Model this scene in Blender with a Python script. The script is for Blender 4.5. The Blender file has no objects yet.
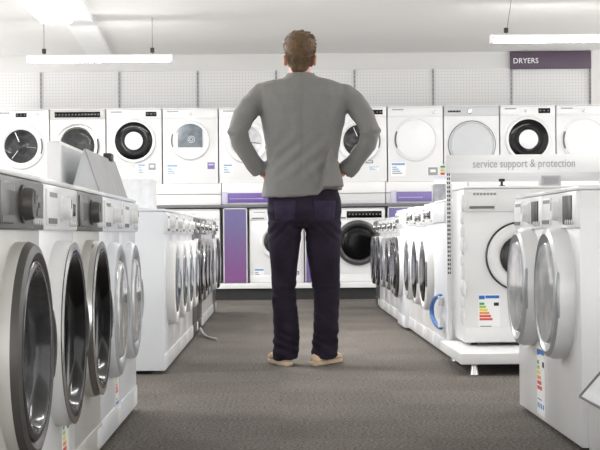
import bpy, bmesh, math, random
from mathutils import Vector, Matrix, noise
random.seed(7)
SC = bpy.context.scene
COL = SC.collection
PI = math.pi

# ------------------------------------------------------------------ materials
def lin(c):
    c /= 255.0
    return c / 12.92 if c <= 0.04045 else ((c + 0.055) / 1.055) ** 2.4

def rgb(r, g, b):
    return (lin(r), lin(g), lin(b), 1.0)

def mat(name, col, rough=0.5, metal=0.0, coat=0.0, var=0.0, vscale=8.0, bump=0.0, bscale=60.0, spec=0.5):
    m = bpy.data.materials.new(name)
    m.use_nodes = True
    nt = m.node_tree
    b = nt.nodes['Principled BSDF']
    b.inputs['Base Color'].default_value = col
    b.inputs['Roughness'].default_value = rough
    b.inputs['Metallic'].default_value = metal
    b.inputs['Coat Weight'].default_value = coat
    b.inputs['Coat Roughness'].default_value = 0.05
    b.inputs['Specular IOR Level'].default_value = spec
    tc = nt.nodes.new('ShaderNodeTexCoord')
    if var > 0:
        n = nt.nodes.new('ShaderNodeTexNoise')
        n.inputs['Scale'].default_value = vscale
        n.inputs['Detail'].default_value = 5
        r = nt.nodes.new('ShaderNodeValToRGB')
        r.color_ramp.elements[0].position = 0.3
        r.color_ramp.elements[1].position = 0.7
        r.color_ramp.elements[0].color = tuple(c * (1 - var) for c in col[:3]) + (1,)
        r.color_ramp.elements[1].color = tuple(min(1, c * (1 + var)) for c in col[:3]) + (1,)
        nt.links.new(tc.outputs['Object'], n.inputs['Vector'])
        nt.links.new(n.outputs['Fac'], r.inputs['Fac'])
        nt.links.new(r.outputs['Color'], b.inputs['Base Color'])
    if bump > 0:
        n2 = nt.nodes.new('ShaderNodeTexNoise')
        n2.inputs['Scale'].default_value = bscale
        n2.inputs['Detail'].default_value = 4
        bp = nt.nodes.new('ShaderNodeBump')
        bp.inputs['Strength'].default_value = bump
        bp.inputs['Distance'].default_value = 0.01
        nt.links.new(tc.outputs['Object'], n2.inputs['Vector'])
        nt.links.new(n2.outputs['Fac'], bp.inputs['Height'])
        nt.links.new(bp.outputs['Normal'], b.inputs['Normal'])
    return m

def emit(name, strength, col=(1, 1, 1, 1)):
    m = bpy.data.materials.new(name)
    m.use_nodes = True
    b = m.node_tree.nodes['Principled BSDF']
    b.inputs['Base Color'].default_value = (0.9, 0.9, 0.9, 1)
    b.inputs['Emission Color'].default_value = col
    b.inputs['Emission Strength'].default_value = strength
    return m

M = {}
M['white'] = mat('white_enamel', rgb(232, 232, 232), 0.28, var=0.02, vscale=3, coat=0.2)
M['white2'] = mat('cool_white_enamel', rgb(230, 233, 237), 0.3, var=0.02, vscale=3, coat=0.2)
M['plastic'] = mat('white_plastic', rgb(232, 232, 231), 0.4, var=0.02, vscale=6)
M['palegrey'] = mat('pale_grey_plastic', rgb(200, 202, 204), 0.4, var=0.03, vscale=6)
M['silver'] = mat('silver_paint', rgb(196, 195, 190), 0.38, metal=0.1, var=0.03, vscale=4)
M['darkpanel'] = mat('dark_grey_fascia', rgb(76, 74, 72), 0.35, var=0.12, vscale=9, coat=0.1)
M['graphite'] = mat('graphite_paint', rgb(52, 52, 53), 0.3, var=0.05, vscale=5, coat=0.3)
M['steelring'] = mat('grey_chrome_ring', rgb(80, 78, 75), 0.4, metal=0.2, var=0.06, vscale=5, spec=0.3)
M['chrome'] = mat('chrome', rgb(200, 200, 199), 0.2, metal=1.0, var=0.03, vscale=5)
M['doorgrey'] = mat('grey_door_ring', rgb(168, 171, 174), 0.3, metal=0.3, var=0.03, vscale=5)
M['darkring'] = mat('dark_ring', rgb(58, 58, 58), 0.25, coat=0.4, var=0.05, vscale=5)
M['blackglass'] = mat('black_glass', rgb(11, 11, 12), 0.13, var=0.1, vscale=3, spec=0.2)
M['smoke'] = mat('smoked_glass', rgb(56, 56, 57), 0.12, var=0.4, vscale=14, spec=0.25)
M['blueglass'] = mat('blue_grey_glass', rgb(104, 114, 122), 0.1, coat=0.15, var=0.3, vscale=16)
M['palebowl'] = mat('pale_grey_glass', rgb(200, 202, 203), 0.1, coat=0.5, var=0.2, vscale=14)
M['black'] = mat('black_plastic', rgb(24, 24, 24), 0.35, var=0.05)
M['gap'] = mat('dark_rubber', rgb(38, 38, 38), 0.7, var=0.1)
M['rubber'] = mat('grey_rubber', rgb(110, 110, 110), 0.6, var=0.05)
M['mark'] = mat('grey_print', rgb(150, 150, 152), 0.5, var=0.02)
M['softmark'] = mat('soft_grey_print', rgb(165, 164, 168), 0.5, var=0.02)
M['steel'] = mat('brushed_steel', rgb(165, 166, 167), 0.3, metal=0.8, var=0.12, vscale=20)
M['label'] = mat('label_paper', rgb(240, 242, 242), 0.5, var=0.01)
M['l_blue'] = mat('label_blue', rgb(36, 110, 190), 0.5, var=0.02)
M['l_pale'] = mat('label_pale_blue', rgb(120, 160, 196), 0.5, var=0.02)
M['l_green'] = mat('label_green', rgb(70, 160, 80), 0.5, var=0.02)
M['l_lime'] = mat('label_lime', rgb(165, 200, 80), 0.5, var=0.02)
M['l_yellow'] = mat('label_yellow', rgb(236, 214, 70), 0.5, var=0.02)
M['l_orange'] = mat('label_orange', rgb(235, 150, 70), 0.5, var=0.02)
M['l_red'] = mat('label_red', rgb(214, 80, 66), 0.5, var=0.02)
M['purple'] = mat('purple_card', rgb(108, 84, 158), 0.45, var=0.08, vscale=3)
M['violet'] = mat('violet_card', rgb(122, 108, 168), 0.45, var=0.08, vscale=3)
M['lilac'] = mat('lilac_card', rgb(196, 192, 214), 0.45, var=0.03, vscale=3)
M['signplum'] = mat('dark_plum_board', rgb(82, 68, 84), 0.45, var=0.03, vscale=3)
M['shelfwhite'] = mat('shelf_white', rgb(232, 232, 231), 0.4, var=0.02, vscale=3)
M['shelfgrey'] = mat('shelf_grey', rgb(205, 205, 206), 0.4, var=0.02, vscale=3)
M['shelfdark'] = mat('shelf_edge_grey', rgb(112, 112, 115), 0.45, var=0.03, vscale=3)
M['cardgrey'] = mat('grey_card', rgb(165, 165, 166), 0.45, var=0.08, vscale=12)
M['wall'] = mat('wall_paint', rgb(214, 213, 211), 0.7, var=0.015, vscale=1.5)
M['ceil'] = mat('ceiling_paint', rgb(236, 235, 233), 0.8, var=0.01, vscale=1.5)
M['beam'] = mat('white_trunking', rgb(244, 244, 243), 0.45, var=0.01)
M['lamp'] = emit('lamp_diffuser', 45.0)
M['lampbox'] = emit('lightbox_diffuser', 12.0)
M['skin'] = mat('skin', rgb(196, 142, 118), 0.5, var=0.06, vscale=18, bump=0.05, bscale=120)
M['hair'] = mat('brown_hair', rgb(88, 67, 42), 0.7, var=0.35, vscale=45, bump=0.5, bscale=220)
M['jacket'] = mat('grey_jacket_wool', rgb(120, 119, 116), 0.85, var=0.06, vscale=160, bump=0.25, bscale=22, spec=0.2)
M['jeans'] = mat('dark_denim', rgb(38, 32, 44), 0.85, var=0.28, vscale=9, bump=0.35, bscale=26, spec=0.15)
M['denimfade'] = mat('faded_denim', rgb(47, 42, 60), 0.85, var=0.2, vscale=20, bump=0.3, bscale=30, spec=0.15)
M['shoe'] = mat('tan_suede', rgb(222, 196, 166), 0.8, var=0.06, vscale=25, bump=0.2, bscale=90)
M['sole'] = mat('cream_sole', rgb(214, 194, 166), 0.7, var=0.04, vscale=20)
M['eye'] = mat('eye_white', rgb(225, 222, 218), 0.2, var=0.01)
M['iris'] = mat('eye_iris', rgb(60, 70, 80), 0.2, var=0.05)
M['lip'] = mat('lips', rgb(170, 104, 92), 0.5, var=0.04, vscale=20)
M['bluehose'] = mat('blue_hose', rgb(72, 120, 190), 0.4, var=0.05)
M['clear'] = mat('clear_wrap', rgb(226, 228, 230), 0.12, coat=0.5, var=0.05, vscale=25, bump=0.6, bscale=30)
M['acrylic'] = mat('grey_acrylic', rgb(150, 151, 156), 0.15, coat=0.4, var=0.25, vscale=22)

def carpet():
    m = bpy.data.materials.new('carpet')
    m.use_nodes = True
    nt = m.node_tree
    b = nt.nodes['Principled BSDF']
    b.inputs['Roughness'].default_value = 0.95
    b.inputs['Specular IOR Level'].default_value = 0.12
    tc = nt.nodes.new('ShaderNodeTexCoord')
    n1 = nt.nodes.new('ShaderNodeTexNoise'); n1.inputs['Scale'].default_value = 90; n1.inputs['Detail'].default_value = 3
    n2 = nt.nodes.new('ShaderNodeTexNoise'); n2.inputs['Scale'].default_value = 1.6; n2.inputs['Detail'].default_value = 4
    r1 = nt.nodes.new('ShaderNodeValToRGB')
    r1.color_ramp.elements[0].position = 0.32; r1.color_ramp.elements[1].position = 0.68
    r1.color_ramp.elements[0].color = rgb(76, 73, 68); r1.color_ramp.elements[1].color = rgb(146, 139, 132)
    r2 = nt.nodes.new('ShaderNodeValToRGB')
    r2.color_ramp.elements[0].position = 0.35; r2.color_ramp.elements[1].position = 0.65
    r2.color_ramp.elements[0].color = (0.82, 0.82, 0.83, 1); r2.color_ramp.elements[1].color = (1, 1, 1, 1)
    mx = nt.nodes.new('ShaderNodeMix'); mx.data_type = 'RGBA'; mx.blend_type = 'MULTIPLY'; mx.inputs[0].default_value = 1.0
    # carpet tiles, half a metre, alternate pile direction
    ck = nt.nodes.new('ShaderNodeTexChecker'); ck.inputs['Scale'].default_value = 2.0
    ck.inputs['Color1'].default_value = (1, 1, 1, 1); ck.inputs['Color2'].default_value = (0.93, 0.93, 0.93, 1)
    mx2 = nt.nodes.new('ShaderNodeMix'); mx2.data_type = 'RGBA'; mx2.blend_type = 'MULTIPLY'; mx2.inputs[0].default_value = 1.0
    bp = nt.nodes.new('ShaderNodeBump'); bp.inputs['Strength'].default_value = 0.5; bp.inputs['Distance'].default_value = 0.01
    L = nt.links.new
    for n in (n1, n2, ck):
        L(tc.outputs['Object'], n.inputs['Vector'])
    L(n1.outputs['Fac'], r1.inputs['Fac']); L(n2.outputs['Fac'], r2.inputs['Fac'])
    L(r1.outputs['Color'], mx.inputs[6]); L(r2.outputs['Color'], mx.inputs[7])
    L(mx.outputs[2], mx2.inputs[6]); L(ck.outputs['Color'], mx2.inputs[7])
    L(mx2.outputs[2], b.inputs['Base Color'])
    L(n1.outputs['Fac'], bp.inputs['Height']); L(bp.outputs['Normal'], b.inputs['Normal'])
    return m

def pegboard():
    m = bpy.data.materials.new('pegboard')
    m.use_nodes = True
    nt = m.node_tree
    b = nt.nodes['Principled BSDF']
    b.inputs['Roughness'].default_value = 0.55
    tc = nt.nodes.new('ShaderNodeTexCoord')
    mp = nt.nodes.new('ShaderNodeMapping')
    mp.inputs['Scale'].default_value = (1, 0, 1)
    v = nt.nodes.new('ShaderNodeTexVoronoi'); v.inputs['Scale'].default_value = 28.0; v.inputs['Randomness'].default_value = 0.0
    r = nt.nodes.new('ShaderNodeValToRGB')
    r.color_ramp.elements[0].position = 0.17; r.color_ramp.elements[1].position = 0.2
    r.color_ramp.elements[0].color = rgb(194, 193, 192); r.color_ramp.elements[1].color = rgb(222, 221, 220)
    nt.links.new(tc.outputs['Object'], mp.inputs['Vector'])
    nt.links.new(mp.outputs['Vector'], v.inputs['Vector'])
    nt.links.new(v.outputs['Distance'], r.inputs['Fac'])
    nt.links.new(r.outputs['Color'], b.inputs['Base Color'])
    return m

def poster(name, top, bot):
    # a printed colour blend: the artwork of the poster itself
    m = bpy.data.materials.new(name)
    m.use_nodes = True
    nt = m.node_tree
    b = nt.nodes['Principled BSDF']
    b.inputs['Roughness'].default_value = 0.4
    tc = nt.nodes.new('ShaderNodeTexCoord')
    sp = nt.nodes.new('ShaderNodeSeparateXYZ')
    n = nt.nodes.new('ShaderNodeTexNoise'); n.inputs['Scale'].default_value = 4.0
    ad = nt.nodes.new('ShaderNodeMath'); ad.operation = 'MULTIPLY_ADD'; ad.inputs[1].default_value = 0.35
    r = nt.nodes.new('ShaderNodeValToRGB')
    r.color_ramp.elements[0].position = 0.25; r.color_ramp.elements[1].position = 0.85
    r.color_ramp.elements[0].color = bot; r.color_ramp.elements[1].color = top
    nt.links.new(tc.outputs['Object'], sp.inputs[0]); nt.links.new(tc.outputs['Object'], n.inputs['Vector'])
    nt.links.new(n.outputs['Fac'], ad.inputs[0]); nt.links.new(sp.outputs['Z'], ad.inputs[2])
    nt.links.new(ad.outputs[0], r.inputs['Fac']); nt.links.new(r.outputs['Color'], b.inputs['Base Color'])
    return m

M['carpet'] = carpet()
M['peg'] = pegboard()
M['poster1'] = poster('violet_magenta_print', rgb(104, 96, 142), rgb(124, 76, 132))
M['poster2'] = poster('violet_print', rgb(112, 106, 156), rgb(110, 84, 146))

# ------------------------------------------------------------------ mesh helpers
def box(bm, x0, x1, y0, y1, z0, z1, bev=0.0, mi=0, seg=2):
    vs = [bm.verts.new((x, y, z)) for x in (x0, x1) for y in (y0, y1) for z in (z0, z1)]
    idx = [(0, 1, 3, 2), (4, 6, 7, 5), (0, 4, 5, 1), (2, 3, 7, 6), (0, 2, 6, 4), (1, 5, 7, 3)]
    fs = [bm.faces.new([vs[i] for i in f]) for f in idx]
    for f in fs:
        f.material_index = mi
    if bev > 0:
        es = set(e for f in fs for e in f.edges)
        r = bmesh.ops.bevel(bm, geom=list(es), offset=bev, segments=seg, profile=0.5, affect='EDGES')
        for f in r['faces']:
            f.material_index = mi
    return fs

def lathe(bm, prof, cx, cz, seg=40, mi=0, y0=0.0, side=0):
    """profile of (radius, forward) pairs revolved about the -Y axis; first/last closed on axis if r==0"""
    rings = []
    for r, f in prof:
        if r < 1e-6:
            rings.append([bm.verts.new((cx, y0 - f, cz))])
        else:
            rings.append([bm.verts.new((cx + r * math.cos(2 * PI * k / seg), y0 - f, cz + r * math.sin(2 * PI * k / seg))) for k in range(seg)])
    for q, (a, b) in enumerate(zip(rings, rings[1:])):
        for k in range(seg):
            k2 = (k + 1) % seg
            if len(a) == 1 and len(b) == 1:
                continue
            if len(a) == 1:
                f = bm.faces.new((a[0], b[k2], b[k]))
            elif len(b) == 1:
                f = bm.faces.new((a[k], a[k2], b[0]))
            else:
                f = bm.faces.new((a[k], a[k2], b[k2], b[k]))
            f.material_index = 1 if q < side else mi

def tube(bm, pts, rad, seg=10, mi=0, caps=True):
    pts = [Vector(p) for p in pts]
    if not isinstance(rad, (list, tuple)):
        rad = [rad] * len(pts)
    rings = []
    up = Vector((0, 0, 1))
    prev = None
    for i, p in enumerate(pts):
        t = (pts[min(i + 1, len(pts) - 1)] - pts[max(i - 1, 0)]).normalized()
        if prev is None:
            ref = up if abs(t.dot(up)) < 0.9 else Vector((1, 0, 0))
            n = t.cross(ref).normalized()
        else:
            n = (prev - t * prev.dot(t)).normalized()
        prev = n
        b = t.cross(n)
        r = rad[i]
        ra, rb = r if isinstance(r, tuple) else (r, r)
        rings.append([bm.verts.new(p + n * ra * math.cos(2 * PI * k / seg) + b * rb * math.sin(2 * PI * k / seg)) for k in range(seg)])
    for a, b in zip(rings, rings[1:]):
        for k in range(seg):
            f = bm.faces.new((a[k], a[(k + 1) % seg], b[(k + 1) % seg], b[k]))
            f.material_index = mi
    if caps:
        bm.faces.new(list(reversed(rings[0]))).material_index = mi
        bm.faces.new(rings[-1]).material_index = mi

def loft(bm, rings, seg=32, power=2.0):
    """rings of (cx, cy, z, rx, ry[, tilt]) stacked in z"""
    rs = []
    for rg in rings:
        cx, cy, z, rx, ry = rg[:5]
        tilt = rg[5] if len(rg) > 5 else 0.0
        v = []
        for k in range(seg):
            a = 2 * PI * k / seg
            c, s = math.cos(a), math.sin(a)
            e = 2.0 / power
            x = rx * math.copysign(abs(c) ** e, c)
            y = ry * math.copysign(abs(s) ** e, s)
            v.append(bm.verts.new((cx + x, cy + y, z + tilt * x)))
        rs.append(v)
    for a, b in zip(rs, rs[1:]):
        for k in range(seg):
            bm.faces.new((a[k], a[(k + 1) % seg], b[(k + 1) % seg], b[k]))
    bm.faces.new(list(reversed(rs[0])))
    bm.faces.new(rs[-1])

def ball(bm, c, r, seg=16):
    mt = Matrix.Translation(c) @ Matrix.Diagonal((r[0], r[1], r[2], 1))
    bmesh.ops.create_uvsphere(bm, u_segments=seg, v_segments=max(8, seg // 2), radius=1.0, matrix=mt)

def finish(bm, name, mats, smooth=True, angle=35):
    bmesh.ops.recalc_face_normals(bm, faces=bm.faces[:])
    me = bpy.data.meshes.new(name)
    bm.to_mesh(me)
    bm.free()
    for m in (mats if isinstance(mats, (list, tuple)) else [mats]):
        me.materials.append(M[m])
    if smooth:
        me.polygons.foreach_set('use_smooth', [True] * len(me.polygons))
        me.set_sharp_from_angle(angle=math.radians(angle))
    return me

def obj(name, me, parent=None, loc=(0, 0, 0), rotz=0.0):
    o = bpy.data.objects.new(name, me)
    COL.objects.link(o)
    o.location = loc
    o.rotation_euler = (0, 0, rotz)
    if parent:
        o.parent = parent
    return o

def tag(o, label, cat, group=None):
    o['label'] = label
    o['category'] = cat
    if group:
        o['group'] = group
    return o

def empty(name, label, cat, loc, rotz=0.0, group=None):
    o = bpy.data.objects.new(name, None)
    COL.objects.link(o)
    o.empty_display_size = 0.1
    o.location = loc
    o.rotation_euler = (0, 0, rotz)
    return tag(o, label, cat, group)

def boxes(name, mats, lst, parent=None, bev=0.0, loc=(0, 0, 0), rotz=0.0):
    bm = bmesh.new()
    for b in lst:
        mi = b[6] if len(b) > 6 else 0
        box(bm, *b[:6], bev=bev, mi=mi)
    return obj(name, finish(bm, name, mats), parent, loc, rotz)

def struct(name, mats, lst, bev=0.0):
    o = boxes(name, mats, lst, None, bev)
    o['kind'] = 'structure'
    return o

def text_mesh(s, size, depth, matname, name='lettering', spacing=1.0):
    cu = bpy.data.curves.new(name, 'FONT')
    cu.body = s
    cu.size = size
    cu.extrude = depth
    cu.align_x = 'LEFT'
    cu.space_character = spacing
    cu.resolution_u = 3
    t = bpy.data.objects.new('tmp', cu)
    COL.objects.link(t)
    bpy.context.view_layer.update()
    dg = bpy.context.evaluated_depsgraph_get()
    me = bpy.data.meshes.new_from_object(t.evaluated_get(dg))
    bpy.data.objects.remove(t)
    bpy.data.curves.remove(cu)
    me.name = name
    me.transform(Matrix.Rotation(PI / 2, 4, 'X'))
    me.materials.clear()
    me.materials.append(M[matname])
    return me

# ------------------------------------------------------------------ the shop
F = 1440.0
CEIL = 2.79
WALLY = 16.53
struct('floor', 'carpet', [(-4.6, 6.0, -1.5, WALLY + 0.3, -0.1, 0)])
struct('ceiling', 'ceil', [(-4.6, 6.0, -1.5, WALLY + 0.3, CEIL, CEIL + 0.1)])
struct('wall_back', 'peg', [(-4.5, 3.60, WALLY, WALLY + 0.1, 0.0, 2.60)])
struct('wall_back_right', 'wall', [(3.60, 5.9, WALLY - 0.05, WALLY + 0.1, 0.0, CEIL)])
struct('shade_wall_left', 'wall', [(-4.7, -4.6, -1.6, 2.2, 0, CEIL)])  # unseen wall stub, added to keep side light off the near floor
struct('shade_wall_right', 'wall', [(6.0, 6.1, -1.6, 2.2, 0, CEIL)])  # unseen stub opposite, also added to darken the near floor
struct('trim_1', 'wall', [(-4.5, 3.60, WALLY - 0.012, WALLY + 0.1, 2.60, CEIL)], 0.002)
for k in range(8):
    x = 3.594 - 0.9 * k
    bm = bmesh.new()
    box(bm, x - 0.011, x + 0.011, WALLY - 0.016, WALLY - 0.001, 0.15, 2.60)
    for j in range(48):
        box(bm, x - 0.004, x + 0.004, WALLY - 0.018, WALLY - 0.0155, 0.2 + 0.05 * j, 0.226 + 0.05 * j, mi=1)
    o = obj('trim_%d' % (k + 2), finish(bm, 'slotted_standard', ['cardgrey', 'shelfdark']))
    o['kind'] = 'structure'

# ------------------------------------------------------------------ appliances
CACHE = {}
def cached(key, fn):
    if key not in CACHE:
        CACHE[key] = fn()
    return CACHE[key]

def energy_label(w, h):
    bm = bmesh.new()
    box(bm, 0, w, -0.0012, 0, 0, h)
    t = -0.0018
    box(bm, 0.03 * w, 0.30 * w, t, -0.001, 0.88 * h, 0.97 * h, mi=1)
    box(bm, 0.33 * w, 0.97 * w, t, -0.001, 0.90 * h, 0.97 * h, mi=1)
    for i in range(6):
        z1 = (0.80 - 0.075 * i) * h
        box(bm, 0.05 * w, (0.28 + 0.075 * i) * w, t, -0.001, z1 - 0.055 * h, z1, mi=2 + min(i, 4) if i < 5 else 6)
    box(bm, 0.72 * w, 0.95 * w, t, -0.001, 0.72 * h, 0.80 * h, mi=7)
    for i in range(4):
        box(bm, (0.08 + 0.23 * i) * w, (0.2 + 0.23 * i) * w, t, -0.001, 0.10 * h, 0.17 * h, mi=1)
    box(bm, 0.08 * w, 0.6 * w, t, -0.001, 0.22 * h, 0.235 * h, mi=7)
    return finish(bm, 'energy_label', ['label', 'l_blue', 'l_green', 'l_lime', 'l_yellow', 'l_orange', 'l_red', 'black'], smooth=False)

def small_label(w, h, kind):
    bm = bmesh.new()
    box(bm, 0, w, -0.0012, 0, 0, h)
    t = -0.0018
    if kind == 'purple':
        box(bm, 0.06 * w, 0.94 * w, t, -0.001, 0.06 * h, 0.94 * h, mi=1)
        box(bm, 0.2 * w, 0.8 * w, -0.0022, -0.0015, 0.55 * h, 0.75 * h, mi=2)
        return finish(bm, 'offer_label', ['label', 'violet', 'lilac'], smooth=False)
    if kind == 'grey':
        box(bm, 0.06 * w, 0.94 * w, t, -0.001, 0.06 * h, 0.94 * h, mi=1)
        box(bm, 0.25 * w, 0.75 * w, -0.0022, -0.0015, 0.4 * h, 0.7 * h, mi=0)
        return finish(bm, 'offer_label', ['label', 'mark'], smooth=False)
    box(bm, 0.05 * w, 0.95 * w, t, -0.001, 0.8 * h, 0.95 * h, mi=1)
    for i in range(4):
        box(bm, 0.08 * w, (0.4 + 0.12 * i) * w, t, -0.001, (0.62 - 0.15 * i) * h, (0.70 - 0.15 * i) * h, mi=2 if i % 2 else 1)
    return finish(bm, 'energy_label', ['label', 'l_pale', 'mark'], smooth=False)

def appliance(name, label, cat, loc, rotz=0.0, group=None, w=0.594, d=0.58, h=0.85, body='white', panel=None, panel_h=0.115,
              drawer='plastic', dial='chrome', dial_x=0.0, dial_r=0.027, display=None, buttons=True,
              door=None, door_x=0.0, door_z=0.46, R=0.22, ring='plastic', ring2=None, glass='blackglass', prot=0.05, handle=True, rin=0.74, bulge=1.2, rim=None,
              lab=None, feet=True, kick=True, plate=True, filt=True):
    t = empty(name, label, cat, loc, rotz, group)
    zf = 0.018 if feet else 0.0
    hw, fy = w / 2, -d / 2
    def f_body():
        bm = bmesh.new()
        box(bm, -hw, hw, fy, d / 2, zf, h - 0.014, 0.006)
        return finish(bm, 'body', body)
    obj('body', cached(('body', w, d, h, body, feet), f_body), t)
    def f_top():
        bm = bmesh.new()
        box(bm, -hw, hw, fy - 0.006, d / 2, h - 0.0135, h, 0.005)
        return finish(bm, 'top_lid', body if body in ('white', 'white2') else 'plastic')
    obj('top_lid', cached(('top', w, d, h, body), f_top), t)
    pz1, pz0 = h - 0.016, h - 0.016 - panel_h
    pm = panel or body
    def f_panel():
        bm = bmesh.new()
        box(bm, -hw + 0.002, hw - 0.002, fy - 0.012, fy + 0.004, pz0, pz1, 0.005)
        return finish(bm, 'control_panel', pm)
    cp = obj('control_panel', cached(('panel', w, d, h, pm, panel_h), f_panel), t)
    py = fy - 0.012
    zc = (pz0 + pz1) / 2
    if drawer:
        def f_dr():
            bm = bmesh.new()
            box(bm, -hw + 0.018, -hw + 0.175, py - 0.006, py + 0.004, pz0 + 0.012, pz1 - 0.012, 0.004)
            box(bm, -hw + 0.03, -hw + 0.163, py - 0.0075, py - 0.003, pz0 + 0.016, pz0 + 0.030, mi=1)
            return finish(bm, 'detergent_drawer', [drawer, 'rubber'])
        obj('detergent_drawer', cached(('drawer', w, d, h, drawer, panel_h), f_dr), t)
    if dial:
        def f_dial():
            bm = bmesh.new()
            r = dial_r
            lathe(bm, [(0, 0.0), (r * 1.15, 0.0), (r * 1.15, 0.006), (r, 0.007), (r * 0.94, 0.024), (r * 0.85, 0.028), (0, 0.028)], dial_x, zc, 28, y0=py)
            box(bm, dial_x - 0.0015, dial_x + 0.0015, py - 0.0292, py - 0.027, zc, zc + r * 0.8, mi=1)
            return finish(bm, 'program_dial', [dial, 'gap'])
        obj('program_dial', cached(('dial', d, h, dial, dial_x, dial_r, panel_h), f_dial), t)
    if display:
        dx, dw, dh = display[:3]
        dm = display[3] if len(display) > 3 else 'blackglass'
        def f_disp():
            bm = bmesh.new()
            box(bm, dx - dw / 2, dx + dw / 2, py - 0.004, py + 0.003, zc - dh / 2, zc + dh / 2, 0.0015)
            n = max(2, int(dw / 0.035)) if dm == 'blackglass' else 1
            for i in range(n):
                xx = dx - dw / 2 + dw * (i + 0.5) / n
                box(bm, xx - 0.008, xx + 0.006, py - 0.0048, py - 0.0035, zc - 0.006, zc + 0.008, mi=1)
            return finish(bm, 'display', [dm, 'rubber'])
        obj('display', cached(('disp', d, h, display, panel_h), f_disp), t)
    if buttons:
        def f_but():
            bm = bmesh.new()
            for i in range(4):
                xx = hw - 0.05 - 0.034 * i
                lathe(bm, [(0, 0), (0.009, 0), (0.009, 0.004), (0.007, 0.006), (0, 0.006)], xx, pz0 + 0.02, 14, y0=py)
            return finish(bm, 'buttons', 'palegrey')
        obj('buttons', cached(('but', w, d, h, panel_h), f_but), t)
    if plate:
        def f_plate():
            bm = bmesh.new()
            xx = -hw + 0.05
            for k in range(7):
                box(bm, xx, xx + 0.014, py - 0.0065, py + 0.001, pz1 - 0.032 + 0.0, pz1 - 0.020)
                xx += 0.018
            return finish(bm, 'nameplate', 'mark', smooth=False)
        obj('nameplate', cached(('plate', w, d, h, panel_h), f_plate), t)
    if door:
        Ri = R * rin
        def f_ring():
            bm = bmesh.new()
            if door == 'flat':
                lathe(bm, [(R, -0.004), (R, prot * 0.5), (R - 0.006, prot * 0.62), (R - 0.016, prot * 0.66), (R - 0.019, prot * 0.45), (R - 0.023, prot * 0.45),
                           (R - 0.026, prot * 0.7), (R * 0.6, prot * 0.92), (0, prot)], door_x, door_z, 56, y0=fy)
                return finish(bm, 'door', ring)
            if door == 'polo':
                lathe(bm, [(R, -0.004), (R, prot * 0.7), (R - 0.01, prot), (R * 0.86, prot * 0.9), (R * 0.86, -0.004)], door_x, door_z, 56, y0=fy)
                return finish(bm, 'door', ring)
            lathe(bm, [(R, -0.004), (R, prot * 0.55), (R - 0.008, prot * 0.88), (R - 0.025, prot), (Ri + 0.02, prot * 0.96), (Ri, prot * 0.72), (Ri - 0.01, prot * 0.3), (Ri - 0.01, -0.004)],
                  door_x, door_z, 56, y0=fy, side=2 if rim in ('white', 'white2') else 1)
            return finish(bm, 'door', [ring, rim or ring])
        dr = obj('door', cached(('ring', door, d, R, ring, rim, rin, prot, door_x, door_z), f_ring), t)
        if door == 'flat' and ring2:
            def f_r2():
                bm = bmesh.new()
                lathe(bm, [(R + 0.007, -0.004), (R + 0.007, prot * 0.4), (R - 0.002, prot * 0.5), (R - 0.002, -0.004)], door_x, door_z, 56, y0=fy)
                return finish(bm, 'door_trim', ring2)
            obj('door_trim', f_r2(), dr)
        if door == 'polo':
            def f_bl():
                bm = bmesh.new()
                lathe(bm, [(R * 0.86, prot * 0.8), (R * 0.8, prot * 0.95), (R * 0.5, prot * 0.85), (R * 0.41, prot * 0.8)], door_x, door_z, 56, y0=fy)
                return finish(bm, 'door_glass', glass)
            obj('door_glass', cached(('bl', d, R, glass, prot, door_x, door_z), f_bl), dr)
            def f_ctr():
                bm = bmesh.new()
                lathe(bm, [(R * 0.415, prot * 0.7), (R * 0.41, prot * 0.92), (R * 0.36, prot * 1.0), (0, prot * 1.02)], door_x, door_z, 40, y0=fy)
                return finish(bm, 'door_cap', 'white')
            obj('door_cap', cached(('ctr', d, R, prot, door_x, door_z), f_ctr), dr)
        elif door == 'dome':
            def f_gl():
                bm = bmesh.new()
                if bulge < 1:
                    lathe(bm, [(Ri + 0.006, prot * 0.9), (Ri - 0.004, prot * 1.0), (Ri - 0.02, prot * 0.93), (Ri * 0.84, prot * 0.45), (Ri * 0.7, prot * 0.14), (Ri * 0.5, prot * 0.06), (0, prot * 0.04)], door_x, door_z, 48, y0=fy)
                    return finish(bm, 'door_glass', glass, angle=60)
                lathe(bm, [(Ri + 0.004, prot * 0.55), (Ri - 0.012, prot * 1.02), (Ri * 0.8, prot * (1 + (bulge - 1) * 0.5)), (Ri * 0.5, prot * (1 + (bulge - 1) * 0.8)), (0, prot * bulge)], door_x, door_z, 48, y0=fy)
                return finish(bm, 'door_glass', glass, angle=60)
            obj('door_glass', cached(('gl', d, R, rin, bulge, glass, prot, door_x, door_z), f_gl), dr)
        elif door == 'dish':
            def f_gl():
                bm = bmesh.new()
                lathe(bm, [(Ri + 0.004, prot * 0.7), (Ri * 0.92, prot * 0.5), (Ri * 0.75, prot * 0.22), (Ri * 0.5, prot * 0.12), (Ri * 0.3, prot * 0.3), (Ri * 0.2, prot * 0.55), (0, prot * 0.6)], door_x, door_z, 48, y0=fy)
                return finish(bm, 'door_glass', glass, angle=60)
            obj('door_glass', cached(('dish', d, R, glass, prot, door_x, door_z), f_gl), dr)
            def f_fin():
                bm = bmesh.new()
                for k in range(3):
                    a = PI / 2 + k * 2 * PI / 3 + 0.4
                    c, s = math.cos(a), math.sin(a)
                    tube(bm, [(door_x + c * Ri * q, fy - prot * 0.42, door_z + s * Ri * q) for q in (0.3, 0.6, 0.9)], 0.007, 8)
                return finish(bm, 'drum_fins', 'chrome')
            obj('drum_fins', cached(('fins', d, R, prot, door_x, door_z), f_fin), dr)
        elif door == 'lens':
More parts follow.
